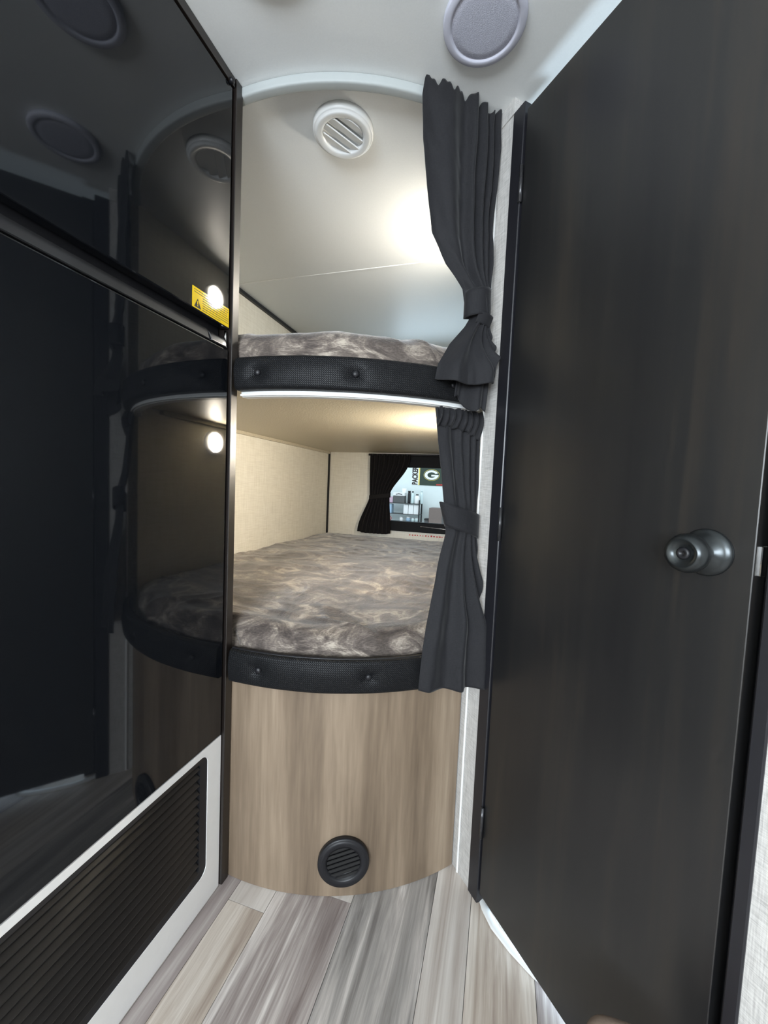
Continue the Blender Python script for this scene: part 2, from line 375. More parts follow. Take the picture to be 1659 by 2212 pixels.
# curved threshold on the floor under the door
tp = [(-0.002, 1.032), (0.006, 1.005), (0.014, 0.983), (0.037, 0.946), (0.079, 0.907), (0.127, 0.873), (0.150, 0.862), (0.180, 0.862), (0.23, 0.885)]
def thr(u, v):
    x = v * (len(tp) - 1); i = min(int(x), len(tp) - 2); t = x - i
    p = Vector((lerp(tp[i][0], tp[i + 1][0], t), lerp(tp[i][1], tp[i + 1][1], t), 0))
    d_ = Vector((tp[i + 1][0] - tp[i][0], tp[i + 1][1] - tp[i][1], 0)).normalized(); nn = Vector((-d_.y, d_.x, 0))
    a = pi * u; return p + nn * (0.010 - 0.010 * math.cos(a)) + Vector((0, 0, 0.006 * math.sin(a)))
o = grid('trim_6', thr, 8, 40, 'white_plastic'); tag(o, 'pale curved threshold strip on the floor under the dark door', kind='structure')

# ------------------------------------------------------------------ window in the far wall
wn = thing('window_1', (-0.5, YB, wz0), kind='structure'); wn['label'] = 'black framed window at the far end of the lower bunk'
bm = bmesh.new(); fw = 0.025
add_box(bm, (wx0 - 0.03, YB - 0.022, wz1 - fw), (wx1 + 0.03, YB + 0.03, wz1 + 0.055), None, 0.003, 1)
add_box(bm, (wx0 - 0.03, YB - 0.022, wz0 - 0.045), (wx1 + 0.03, YB + 0.03, wz0 + fw), None, 0.003, 1)
add_box(bm, (wx0 - 0.03, YB - 0.022, wz0), (wx0 + fw, YB + 0.03, wz1), None, 0.003, 1); add_box(bm, (wx1 - fw, YB - 0.022, wz0), (wx1 + 0.03, YB + 0.03, wz1), None, 0.003, 1)
wf = from_bm('window_frame', bm, 'black_matt', wn)
box('pane', (wx0 + 0.02, YB + 0.012, wz0 + 0.02), (wx1 - 0.02, YB + 0.016, wz1 - 0.02), 'glass', wn)
tube('latch_rod', [(-0.53, YB - 0.028, 0.784), (-0.45, YB - 0.028, 0.780), (-0.33, YB - 0.028, 0.775)], 0.0022, 'chrome', wn, 8)
lathe('latch_knob', [(0, -0.006), (0.005, -0.004), (0.006, 0), (0.005, 0.004), (0, 0.006)], Matrix.Translation((-0.53, YB - 0.03, 0.784)), 'chrome', wn, 14)
tube('curtain_rail', [(-0.94, YB - 0.035, 1.284), (-0.5, YB - 0.035, 1.284), (-0.10, YB - 0.035, 1.284)], 0.008, 'black_plastic', wn, 8)
bm = bmesh.new()
for i in range(14):
    w_ = 0.006 + 0.009 * random.random(); x0 = -0.62 + i * 0.0195; add_box(bm, (x0, YB - 0.0015, 0.712), (x0 + w_, YB, 0.719 + 0.004 * random.random()))
o = from_bm('warning_print', bm, 'red'); tag(o, 'line of small red print on wall under the bunk window', 'label')

wn2 = thing('window_2', (-0.5, YB, 1.53), kind='structure'); wn2['label'] = 'black framed window in the upper bunk'
bm = bmesh.new()
for a_, b_ in (((wx0 - 0.03, 1.80), (wx1 + 0.03, 1.86)), ((wx0 - 0.03, 1.50), (wx1 + 0.03, 1.56)), ((wx0 - 0.03, 1.53), (wx0 + 0.02, 1.83)), ((wx1 - 0.02, 1.53), (wx1 + 0.03, 1.83))):
    add_box(bm, (a_[0], YB - 0.02, a_[1]), (b_[0], YB + 0.03, b_[1]), None, 0.003, 1)
from_bm('window_frame', bm, 'black_matt', wn2); box('pane', (wx0 + 0.01, YB + 0.012, 1.54), (wx1 - 0.01, YB + 0.016, 1.82), 'glass', wn2)

# ------------------------------------------------------------------ curtains
def pleat(u, n, sharp=1.0, skew=1.6):
    x = (max(u, 0.0) ** skew) * n; return math.sin(2 * pi * x) * (0.75 + 0.25 * math.sin(5.1 * x + 1.0))
LABEL_UP = 'charcoal cloth curtain tied back over the upper bunk'
cu = thing('bunk_curtain', arc(-50, 0.71, 1.25), LABEL_UP, 'curtain', 'charcoal bunk curtains')
uL = [(1.965, -59.3), (1.933, -59.6), (1.836, -59.05), (1.74, -58.0), (1.643, -56.5), (1.579, -53.2), (1.532, -49.5), (1.496, -48.8), (1.465, -47.6), (1.445, -48.6), (1.396, -51.9), (1.343, -54.4), (1.308, -54.95)]
uR = [(1.965, -42.6), (1.856, -42.4), (1.743, -42.8), (1.615, -43.5), (1.524, -44.0), (1.458, -44.1), (1.388, -43.9), (1.307, -44.4)]
uA = [(1.965, 0.010), (1.90, 0.013), (1.74, 0.016), (1.58, 0.012), (1.50, 0.006), (1.455, 0.005), (1.38, 0.012), (1.308, 0.016)]
def up_fn(u, v):
    z = lerp(1.965, 1.308, v)
    th = lerp(table(uL, z), table(uR, z), u)
    tie = math.exp(-((z - 1.485) / 0.055) ** 2); fl_ = sstep(1.455, 1.33, z)
    r = 0.712 + lerp(0, 0.022, sstep(1.75, 1.53, z)) * u + fl_ * (0.012 + 0.03 * u)
    r += table(uA, z) * pleat(u + 0.02 * math.sin(z * 9), lerp(4.6, 1.7, fl_), 1, lerp(2.5, 1.3, fl_)) + tie * 0.022 * math.sin(pi * u)
    r += fl_ * 0.02 * math.sin(pi * u)
    zz = z
    if v < 0.06: zz += (1 - v / 0.06) * (0.006 * math.sin(34 * u) + 0.004 * math.sin(71 * u))
    zz -= fl_ * 0.012 * math.sin(pi * u) * v
    zz = min(zz, 1.9705)
    # gathers pulled towards the tie
    pull = math.exp(-((z - 1.58) / 0.06) ** 2); r += 0.004 * pull * math.sin(30 * (z + 0.10 * u))
    r += 0.005 * noise.noise(Vector((u * 5, z * 9, 1.7))) + 0.0025 * noise.noise(Vector((u * 9 + z * 6, z * 22, 4.1)))
    return arc(th, r, zz)
grid('panel', up_fn, 150, 150, 'curtain', cu, uv=(0.5, 0.7), thick=0.0025)
def up_in(u, v):
    z0 = 1.45; hem = lerp(1.272, 1.236, u) + 0.012 * math.sin(9 * u); z = lerp(z0, hem, v)
    th = lerp(lerp(-47.0, -50.8, sstep(0, 1, v)), lerp(-44.2, -44.9, v), u)
    r = 0.716 + 0.045 * u * sstep(0, 0.7, v) + 0.012 * math.sin(2 * pi * (1.6 * u + 0.25)) * v
    return arc(th, r, z)
grid('under_fold', up_in, 60, 50, 'curtain', cu, uv=(0.15, 0.25), thick=0.0025)
def band(zt, zb, thL, thR, rr, tilt):
    def fn(u, v):
        a = 2 * pi * u; c = (thL + thR) / 2; hw = (thR - thL) / 2 + 0.35
        z = lerp(zt, zb, v) + tilt * math.cos(a)
        return arc(c - hw * math.cos(a), rr + 0.028 * max(math.sin(a), -0.35), z)
    return fn
grid('tieback', band(1.532, 1.470, -48.6, -44.2, 0.722, -0.006), 40, 8, 'curtain', cu, uv=(0.2, 0.06), thick=0.003, closed_u=True)
def knot(u, v): 
    z = lerp(1.475, 1.452, v); return arc(lerp(-47.4, -44.1, u), 0.748 + 0.006 * math.sin(pi * u) - 0.012 * v, z - 0.006 * u)
grid('tie_tuck', knot, 20, 6, 'curtain', cu, thick=0.003)

cl = thing('bunk_curtain', arc(-50, 0.70, 0.56), 'charcoal cloth curtain tied back over the lower bunk', 'curtain', 'charcoal bunk curtains')
lL = [(1.268, -53.1), (1.172, -52.5), (1.094, -51.5), (1.025, -50.9), (0.995, -50.6), (0.945, -50.2), (0.888, -51.5), (0.777, -53.5), (0.667, -55.1), (0.579, -55.7), (0.56, -55.7)]
lR = [(1.268, -41.9), (1.183, -42.4), (1.028, -43.0), (0.969, -43.6), (0.83, -42.9), (0.739, -42.8), (0.561, -42.8)]
lr0 = [(1.268, 0.688), (1.17, 0.695), (1.025, 0.704), (0.945, 0.710), (0.777, 0.725), (0.667, 0.735), (0.56, 0.738)]
lr1 = [(1.268, 0.694), (1.183, 0.700), (1.028, 0.711), (0.969, 0.72), (0.83, 0.745), (0.739, 0.758), (0.561, 0.765)]
def lo_fn(u, v):
    z = lerp(1.252, 0.565, v); th = lerp(table(lL, z), table(lR, z), u)
    fl_ = sstep(0.95, 0.70, z); tie = math.exp(-((z - 0.985) / 0.06) ** 2)
    amp = lerp(0.009, 0.014, fl_) * (1 - 0.55 * tie)
    r = lerp(table(lr0, z), table(lr1, z), u) + amp * pleat(u, lerp(4.2, 2.3, fl_), 1, lerp(1.8, 1.2, fl_)) + 0.014 * tie * math.sin(pi * u)
    zz = z - 0.010 * u * v
    if v < 0.05: r += 0.004 * math.sin(60 * u) * (1 - v / 0.05)
    r += 0.004 * noise.noise(Vector((u * 5, z * 8, 7.7))) + 0.002 * noise.noise(Vector((u * 9 + z * 5, z * 20, 2.1)))
    return arc(th, r, zz)
grid('panel', lo_fn, 130, 130, 'curtain', cl, uv=(0.4, 0.7), thick=0.0025)
def ruff(u, v):
    z = lerp(1.250, 1.205, v) - 0.022 * sstep(0.35, 1, u) * v
    return arc(lerp(-52.8, -42.2, u), 0.700 + 0.006 * math.sin(46 * u + 3 * v) + 0.010 * math.sin(pi * v), z + 0.003 * math.sin(33 * u))
grid('gathered_heading', ruff, 120, 12, 'curtain', cl, uv=(0.3, 0.05), thick=0.003)
def band2(u, v):
    a = 2 * pi * u; thL = lerp(-51.9, -50.4, v); thR = -42.9; c = (thL + thR) / 2; hw = (thR - thL) / 2 + 0.2
    z = lerp(1.005, 0.945, v) - 0.016 * math.cos(a) * -1
    return arc(c - hw * math.cos(a), 0.716 + 0.024 * max(math.sin(a), -0.35), z)
grid('tieback', band2, 48, 8, 'curtain', cl, uv=(0.25, 0.06), thick=0.003, closed_u=True)

def win_curtain(x0t, x1t, x0m, x1m, x0b, x1b, label):
    t = thing('window_curtain', ((x0b + x1b) / 2, YB - 0.05, 0.72), label, 'curtain', 'black window curtains')
    def fn(u, v):
        z = lerp(1.290, 0.722, v); k_ = sstep(1.29, 0.985, z) ** 1.4; k2 = sstep(0.985, 0.72, z) ** 0.8
        a = lerp(lerp(x0t, x0m, k_), x0b, k2); b = lerp(lerp(x1t, x1m, k_), x1b, k2)
        y = YB - 0.045 - 0.010 * math.sin(2 * pi * 8 * u + 2 * z) * (1 - 0.5 * math.exp(-((z - 0.985) / 0.05) ** 2)) - 0.012 * k2
        zz = z - (0.018 * math.sin(pi * u) * k2 if v > 0.5 else 0)
        return Vector((lerp(a, b, u), y, max(zz, 0.713)))
    grid('panel', fn, 90, 60, 'curtain_black', t, uv=(0.4, 0.6), thick=0.003)
    def bd(u, v):
        a = 2 * pi * u; return Vector(((x0m + x1m) / 2 + (abs(x1m - x0m) / 2 + 0.004) * math.cos(a), YB - 0.046 + 0.02 * math.sin(a), lerp(1.0, 0.968, v) + 0.012 * math.cos(a)))
    grid('tieback', bd, 32, 4, 'curtain_black', t, thick=0.003, closed_u=True)
win_curtain(-0.922, -0.625, -0.916, -0.765, -0.996, -0.745, 'black cloth curtain tied back on the left of the bunk window')

# curved curtain track on the ceiling in front of the bunks
def track(u, v):
    th = lerp(-96.0, -41.8, u); a = 2 * pi * v
    cxp, czp = math.cos(a), math.sin(a); se = lambda q: math.copysign(abs(q) ** 0.45, q)
    return arc(th, 0.680 + 0.012 * se(cxp), 1.9600 + 0.0117 * se(czp))
tr = grid('curtain_track', track, 60, 28, 'track_grey', None, closed_v=True, caps=True)
tag(tr, 'curved pale curtain track on the ceiling above upper bunk', 'curtain track')

# ------------------------------------------------------------------ bunks
def front(u):
    """plan point on the bunk front, u 0..1 from the left wall to the right post"""
    if u < 0.42: return Vector((lerp(XL + 0.004, -0.626, u / 0.42), 0.856, 0))
    return arc(lerp(-93.7, -42.6, (u - 0.42) / 0.58), RF - 0.006, 0)

def plan_slab(name, z0, z1, inset, mat, parent):
    bm = bmesh.new(); n = 60; ring = []
    for i in range(n + 1):
        p = front(i / n); 
        c = Vector((CX, CY, 0)); d_ = (p - c).normalized(); ring.append(p - d_ * inset)
    ring += [Vector((XR - 0.004, 1.15, 0)), Vector((XR - 0.004, YB - 0.004, 0)), Vector((XL + 0.004, YB - 0.004, 0))]
    lo = [bm.verts.new((p.x, p.y, z0)) for p in ring]; hi = [bm.verts.new((p.x, p.y, z1)) for p in ring]
    bm.faces.new(lo); bm.faces.new(hi[::-1]); N_ = len(ring)
    for i in range(N_): bm.faces.new((lo[i], lo[(i + 1) % N_], hi[(i + 1) % N_], hi[i]))
    return from_bm(name, bm, mat, parent)

def arc_strip(name, th0, th1, r0, r1, z0, z1, mat, parent, n=50, bev=0.002):
    prof = [(r0, z0), (r1 - bev, z0), (r1, z0 + bev), (r1, z1 - bev), (r1 - bev, z1), (r0, z1)]
    def fn(u, v):
        i = int(round(v * len(prof))) % len(prof); return arc(lerp(th0, th1, u), prof[i][0], prof[i][1])
    o = grid(name, fn, n, len(prof), mat, parent, closed_v=True, caps=True)
    for p in o.data.polygons: p.use_smooth = False
    return o

bb = thing('bunk_cabinet', (-0.4, 1.5, 0), 'curved taupe wood bunk base panel standing on the plank floor', 'bunk')
arc_strip('front_panel', -96.0, -41.9, RF - 0.014, RF, 0.001, 0.546, 'taupe_wood', bb, 70)
plan_slab('bed_board', 0.546, 0.558, 0.004, 'taupe_wood', bb)
ub = thing('bunk_platform', (-0.5, 1.6, 1.258), 'upper bunk board with curved white front edge strip', 'bunk bed')
plan_slab('board', 1.300, 1.335, 0.012, 'peel', ub)
arc_strip('edge_strip', -93.6, -41.9, RF - 0.020, RF + 0.004, 1.256, 1.333, 'white_trim', ub, 60, 0.004)
arc_strip('edge_lip', -93.6, -41.9, RF - 0.004, RF + 0.008, 1.2575, 1.2625, 'white_trim', ub, 60, 0.001)
box('wall_cleat', (XL + 0.001, 0.9, 1.285), (XL + 0.018, YB - 0.02, 1.300), 'peel', ub)
box('wall_cleat', (XR - 0.02, 1.2, 1.285), (XR - 0.001, YB - 0.02, 1.300), 'peel', ub)

def pad(z0, z1, btn, label, piping):
    zc = (z0 + z1) / 2; t = thing('bunk_pad', arc(-70, RF + 0.02, z0), label, 'padded rail', 'tufted bunk rail pads')
    hz = (z1 - z0) / 2; nv = 64
    raw = [(0.005, -hz), (0.020, -hz)] + [(0.020 + 0.010 * math.sin(q), -hz + 0.012 - 0.012 * math.cos(q)) for q in [pi / 2 * i / 6 for i in range(1, 7)]]
    raw += [(0.030 + 0.0035 * math.sin(pi * i / 10), lerp(-hz + 0.012, hz - 0.012, i / 10)) for i in range(1, 10)]
    raw += [(0.020 + 0.010 * math.cos(q), hz - 0.012 + 0.012 * math.sin(q)) for q in [pi / 2 * i / 6 for i in range(0, 7)]] + [(0.005, hz), (0.005, -hz)]
    cum = [0.0]
    for (a_, b_), (c_, d_) in zip(raw, raw[1:]): cum.append(cum[-1] + math.hypot(c_ - a_, d_ - b_))
    def prof_at(v):
        q = v * cum[-1]
        for i in range(len(raw) - 1):
            if q <= cum[i + 1] + 1e-9:
                t_ = (q - cum[i]) / max(cum[i + 1] - cum[i], 1e-9); return lerp(raw[i][0], raw[i + 1][0], t_), lerp(raw[i][1], raw[i + 1][1], t_)
        return raw[-1]
    def fn(u, v):
        th = lerp(-93.6, -41.9, u); a = 2 * pi * v
        rr, zz = prof_at(v)
        dimple = 0.0
        if rr > 0.018:
            for bt in btn:
                ds = math.radians(th - bt) * 0.71; q = math.exp(-(ds ** 2) / (2 * 0.016 ** 2) - ((zz) ** 2) / (2 * 0.013 ** 2)); dimple += 0.010 * q
                # soft pulled creases leaving each button
                for an in (0.5, 2.6, 3.7, 5.8):
                    al = ds * math.cos(an) + zz * math.sin(an); ac = -ds * math.sin(an) + zz * math.cos(an)
                    if al > 0: dimple += 0.0028 * math.exp(-(ac / 0.004) ** 2) * math.exp(-al / 0.018)
        rr += -dimple + 0.0012 * noise.noise(Vector((th * 0.15, zz * 30, z0)))
        return arc(th, RF + rr, zc + zz)
    grid('cushion', fn, 220, nv, 'vinyl', t, uv=(0.66, 0.21), closed_v=True, caps=True)
    for bt in btn:
        p = arc(bt, RF + 0.0225, zc); d_ = (Vector((p.x, p.y, 0)) - Vector((CX, CY, 0))).normalized()
        lathe('button', [(0.0, -0.002), (0.0078, -0.002), (0.0086, 0.001), (0.0080, 0.004), (0.0056, 0.0065), (0.0, 0.0078)], axis_mat(p, d_), 'black_plastic', t, 24)
    if piping:
        tube('piping', [arc(lerp(-93.5, -42, i / 60), RF + 0.016, z1 - 0.0015) for i in range(61)], 0.0042, 'black_plastic', t, 10)
pad(0.548, 0.632, [-87.07, -64.94, -48.0], 'black woven vinyl tufted rail pad along the lower bunk edge', True)
pad(1.268, 1.345, [-88.76, -69.74, -50.0], 'black woven vinyl tufted rail pad along the upper bunk edge', False)

def ridge(x, y, s):
    n_ = noise.noise(Vector((x, y, s))); return (1 - min(1, abs(n_) * 3.2)) ** 2
def mattress(zb, zt, seed, label, amp):
    t = thing('mattress', (-0.6, 1.8, zb), label, 'mattress', 'plush covered bunk mattresses')
    ns = 26; nd = 170
    Rr = min(0.055, zt - zb)
    def fn(u, v):
        F = front(u); c = Vector((CX, CY, 0)); d_ = (F - c).normalized() if u > 0.42 else Vector((0, -1, 0))
        B = Vector((lerp(XL + 0.006, XR - 0.006, u), YB - 0.006, 0)); L = (B - F).length
        k_ = v * (ns + nd)
        if k_ <= ns:
            a = k_ / ns
            if a < 0.4: inn, z = 0.006, lerp(zb, zt - Rr, a / 0.4)
            else:
                q = (a - 0.4) / 0.6 * pi / 2; inn = 0.006 + Rr * (1 - math.cos(q)); z = zt - Rr + Rr * math.sin(q)
            p = F - d_ * inn
            tt = inn
        else:
            q = (k_ - ns) / nd; st = F - d_ * (0.006 + Rr); p = st.lerp(B, q ** 1.25); z = zt; tt = 0.006 + Rr + q * L
        # folds of the loose plush cover
        x, y = p.x, p.y
        g = 0.9 * noise.noise(Vector((x * 4, y * 4, seed))) * (0.010 - 0.006 * math.exp(-((tt - 0.05) / 0.14) ** 2))
        ca, sa = math.cos(0.75), math.sin(0.75); xr = x * ca - y * sa; yr = x * sa + y * ca
        f1 = ridge(xr * 3.2, yr * 11.0 + 3 * z, seed + 3.3) * noise.noise(Vector((x * 3, y * 3, seed + 9)))
        f2 = ridge(x * 3.0 + y * 2, y * 10 - 5 * z, seed + 7.1)
        edge = math.exp(-((tt - 0.05) / 0.14) ** 2)
        disp = amp * (g + 0.020 * f1 * (0.5 + 0.8 * edge) + 0.008 * f2 * (0.35 + 0.9 * edge) - 0.004)
        zz = z; 
        if k_ <= ns:
            w_ = sstep(0.0, 0.3, k_ / ns); ang = 0 if k_ / ns < 0.4 else (k_ / ns - 0.4) / 0.6 * pi / 2
            p = p + d_ * disp * math.cos(ang) * w_; zz = z + disp * math.sin(ang)
            if u > 0.93: p = p - d_ * 0
        else: zz = z + disp
        p.x = max(XL + 0.003, min(XR - 0.003, p.x)); p.y = min(p.y, YB - 0.003)
        return Vector((p.x, p.y, zz))
    grid('plush_cover', fn, 230, ns + nd, 'plush', t, uv=(1.25, 2.0))
mattress(0.561, 0.690, 2.0, 'grey brown plush covered mattress on the lower bunk', 1.1)
mattress(1.337, 1.425, 11.0, 'grey brown plush covered mattress on the upper bunk', 0.8)

# ------------------------------------------------------------------ bunk reading lights on the right wall
def lamp(y, z, label, lens):
    t = thing('bunk_light', (XR, y, z), label, 'wall light', 'round bunk lights'); A = axis_mat((XR, y, z), (-1, 0, 0))
    lathe('rim', [(0.0, 0.0005), (0.050, 0.0005), (0.050, 0.019), (0.047, 0.023), (0.043, 0.023), (0.0415, 0.017), (0.0415, 0.003), (0.0, 0.002)], A, 'white_plastic', t, 40)
    lathe('lens', [(0.041, 0.0035), (0.040, 0.005), (0.034, 0.0065), (0.018, 0.0075), (0.0, 0.008)], A, lens, t, 36)
lamp(1.468, 1.828, 'lit round light on the upper bunk wall, mirrored beside the yellow label', 'lamp_lens_dim')
lamp(1.482, 1.215, 'lit round light on the lower bunk wall, mirrored low in the refrigerator', 'lamp_lens')
hk = thing('coat_hook', (XR, 1.58, 1.90), 'small clear plastic hook seen mirrored beside the cabinet edge', 'hook')
for dx in (-0.012, 0.012):
    tube('prong', [(XR - 0.003, 1.58, 1.905), (XR - 0.020, 1.58 + dx * 0.4, 1.905), (XR - 0.034, 1.58 + dx, 1.915), (XR - 0.036, 1.58 + dx * 1.6, 1.935)], lambda v: 0.0045 + 0.003 * v, 'bottle_clear', hk, 10)
lathe('back_plate', [(0, 0.0), (0.014, 0.0), (0.014, 0.003), (0.012, 0.0045), (0, 0.0045)], axis_mat((XR, 1.58, 1.905), (-1, 0, 0)), 'bottle_clear', hk, 24)

# ------------------------------------------------------------------ ceiling speakers
def speaker(x, y, label):
    t = thing('ceiling_speaker', (x, y, ZC), label, 'speaker', 'round ceiling speakers'); A = axis_mat((x, y, ZC), (0, 0, -1))
    lathe('rim', [(0.0, 0.0003), (0.079, 0.0003), (0.0808, 0.005), (0.0800, 0.0105), (0.0782, 0.0125), (0.0690, 0.0130), (0.0660, 0.0125), (0.0645, 0.0095), (0.0, 0.0095)], A, 'lilac_plastic', t, 64)
    g = lathe('grille', [(0.0, 0.0118), (0.030, 0.0116), (0.050, 0.0112), (0.0625, 0.0104), (0.0640, 0.0090)], A, GR, t, 64)
k = NT('pale speaker mesh', 0.6, 0.3); vo = k.n('ShaderNodeTexVoronoi'); vo.inputs['Scale'].default_value = 650; k.l(k.coords(), vo.inputs['Vector'])
k.color(k.ramp(vo.outputs['Distance'], [(0.15, (0.36, 0.37, 0.45, 1)), (0.55, (0.55, 0.56, 0.65, 1))])); k.bump(vo.outputs['Distance'], 0.3, 0.0008); GR = k.m
speaker(-0.085, 0.847, 'round pale grey speaker in the ceiling beside the door top')
speaker(-0.44, 0.62, 'round pale speaker over the aisle, seen only mirrored in refrigerator')

# ceiling air vent over the upper bunk
def round_vent(name, A, R, mats, nsl, wdir, label, cat, th=0.004, hub=0.62, depth=0.0, tilt=0.45):
    t = thing(name, A.translation, label, cat)
    lathe('rim', [(0.0, 0.0004), (R, 0.0004), (R, 0.010), (R * 0.985, 0.0145 - depth * 0.5), (R * 0.95, 0.0165 - depth * 0.6), (R * 0.925, 0.0165 - depth * 0.6), (R * 0.90, 0.0205 - depth), (R * 0.84, 0.0215 - depth), (R * 0.74, 0.0200 - depth), (R * hub, 0.0188 - depth), (R * hub, 0.006), (0.0, 0.005)], A, mats[0], t, 56)
    lw = A.to_3x3().inverted() @ Vector(wdir); B = A @ Matrix.Rotation(math.atan2(lw.y, lw.x), 4, 'Z'); ri = R * hub * 0.97; wdt = 2 * ri / nsl
    for i in range(nsl):
        c = -ri + (i + 0.5) * wdt; bm = bmesh.new(); m_ = 10
        # slat trimmed to the round opening
        rows = []
        for j in range(m_ + 1):
            yy = c - wdt * 0.46 + wdt * 0.92 * j / m_; hl = math.sqrt(max(ri * ri - yy * yy, 1e-6)); zz = 0.0165 - depth + tilt * (yy - c) * 0.5
            rows.append([bm.verts.new(B @ Vector((s_ * hl, yy, zz + dz))) for s_ in (-1, 1) for dz in (0, -th)])
        for a, b in zip(rows, rows[1:]):
            bm.faces.new((a[0], a[2], b[2], b[0])); bm.faces.new((a[1], b[1], b[3], a[3])); bm.faces.new((a[0], b[0], b[1], a[1])); bm.faces.new((a[2], a[3], b[3], b[2]))
        bm.faces.new((rows[0][0], rows[0][1], rows[0][3], rows[0][2])); bm.faces.new((rows[-1][0], rows[-1][2], rows[-1][3], rows[-1][1]))
        from_bm('slat', bm, mats[1], t)
    return t
VDIR = (0.047, 0.077, 0)
# louvre lines run from the upper left to the lower right in the picture
round_vent('air_vent', axis_mat((-0.447, 1.005, ZC), (0, 0, -1)), 0.078, ('white_plastic', 'white_plastic'), 4, VDIR, 'round white air vent with slats in the bunk ceiling', 'vent', hub=0.67, tilt=0.7)

# black round vent low on the wood panel
pv = arc(-68.45, RF, 0.102); dv = (Vector((pv.x, pv.y, 0)) - Vector((CX, CY, 0))).normalized()
AV = axis_mat(pv + dv * 0.0005, dv)
round_vent('air_vent', AV, 0.065, ('black_plastic', 'vent_slat'), 7, (dv.cross(Vector((0, 0, 1))) * -0.955 + Vector((0, 0, 0.30))), 'round black air vent low on the curved wood panel', 'vent', hub=0.66, depth=0.006, th=0.003, tilt=0.9)

# ------------------------------------------------------------------ refrigerator
fr_ = thing('refrigerator', (-0.95, 0.5, 0.407), 'tall glossy black two door refrigerator on the left', 'refrigerator')
box('body', (-1.24, 0.18, 0.408), (-0.672, 0.822, 1.947), 'black_plastic', fr_)
Y0, Y1 = 0.18, 0.8225
ud = box('upper_door', (-0.668, Y0, 1.409), (XF, Y1, 1.947), 'gloss_black', fr_, 0.003)
ld = box('lower_door', (-0.668, Y0, 0.409), (XF, Y1, 1.360), 'gloss_black', fr_, 0.003)
# sloping finger grip between the doors
bm = bmesh.new()
prof = [(XF - 0.0005, 1.3625), (XF - 0.004, 1.3665), (-0.656, 1.389), (-0.6605, 1.392), (-0.670, 1.392), (-0.670, 1.3625)]
ra = [bm.verts.new((x, Y0, z)) for x, z in prof]; rb = [bm.verts.new((x, 0.765, z)) for x, z in prof]
bm.faces.new(ra); bm.faces.new(rb[::-1])
for i in range(6): bm.faces.new((ra[i], ra[(i + 1) % 6], rb[(i + 1) % 6], rb[i]))
from_bm('door_grip', bm, 'grip', fr_)
def gripend(u, v):
    y = lerp(0.766, 0.818, u); c_ = sstep(0, 1, u); x = lerp(XF - 0.001, -0.660, v) + 0.012 * c_ * v; z = 1.3635 + 0.026 * v * (1 - 0.35 * c_) + 0.004 * math.sin(pi * v)
    return Vector((x, y, z))
grid('grip_end', gripend, 16, 10, 'dark_metal', fr_, thick=0.002)
lathe('hinge_pin', [(0, -0.012), (0.003, -0.012), (0.003, 0.012), (0, 0.012)], Matrix.Translation((-0.650, 0.8195, 1.392)), 'chrome', fr_, 12)
lathe('top_hinge', [(0, 0), (0.006, 0.0), (0.006, 0.009), (0.003, 0.011), (0, 0.011)], axis_mat((XF - 0.001, 0.812, 1.953), (1, 0, 0)), 'black_plastic', fr_, 16)
# yellow warning label on the upper door
sx = XF + 0.0006
lb = box('warning_label', (sx - 0.0004, 0.705, 1.4115), (sx, 0.8215, 1.4545), 'yellow', fr_); lb['label'] = 'yellow warning label with black triangle'
bm = bmesh.new()
tv = [bm.verts.new((sx + 0.0004, 0.708 + a, 1.414 + b)) for a, b in ((0.002, 0.0), (0.022, 0.0), (0.012, 0.019))]; bm.faces.new(tv)
from_bm('warning_triangle', bm, 'ink', lb)
bm = bmesh.new(); add_box(bm, (sx, 0.7188, 1.4205), (sx + 0.0007, 0.7212, 1.4275)); add_box(bm, (sx, 0.7188, 1.4170), (sx + 0.0007, 0.7212, 1.4190)); from_bm('exclamation_mark', bm, 'yellow', lb)
bm = bmesh.new()
for i in range(8):
    z = 1.4500 - i * 0.0049; y = 0.735 if i > 1 else 0.710
    while y < 0.8185 - 0.004:
        w_ = random.uniform(0.003, 0.009); ye = min(y + w_, 0.8185)
        if not (i == 7 and y > 0.79): add_box(bm, (sx, y, z - 0.0011), (sx + 0.0003, ye, z))
        y = ye + 0.0012
from_bm('label_text', bm, 'ink', lb)
# cabinet around it
bm = bmesh.new(); add_box(bm, (XL + 0.002, 0.826, 0.001), (-0.6365, 0.8505, ZC - 0.001), None, 0.0015, 1)
tag(from_bm('wall_partition', bm, 'espresso_edge'), 'dark wood partition edge between the refrigerator and the bunks', kind='structure')
tag(box('trim_7', (-0.68, 0.18, 1.950), (XF + 0.003, 0.8255, ZC - 0.001), 'espresso_edge', None, 0.001), 'dark rail between refrigerator top and ceiling', kind='structure')
tag(box('wall_near', (XL + 0.002, 0.150, 0.001), (-0.645, 0.175, ZC - 0.001), 'espresso_edge', None, 0.001), kind='structure')

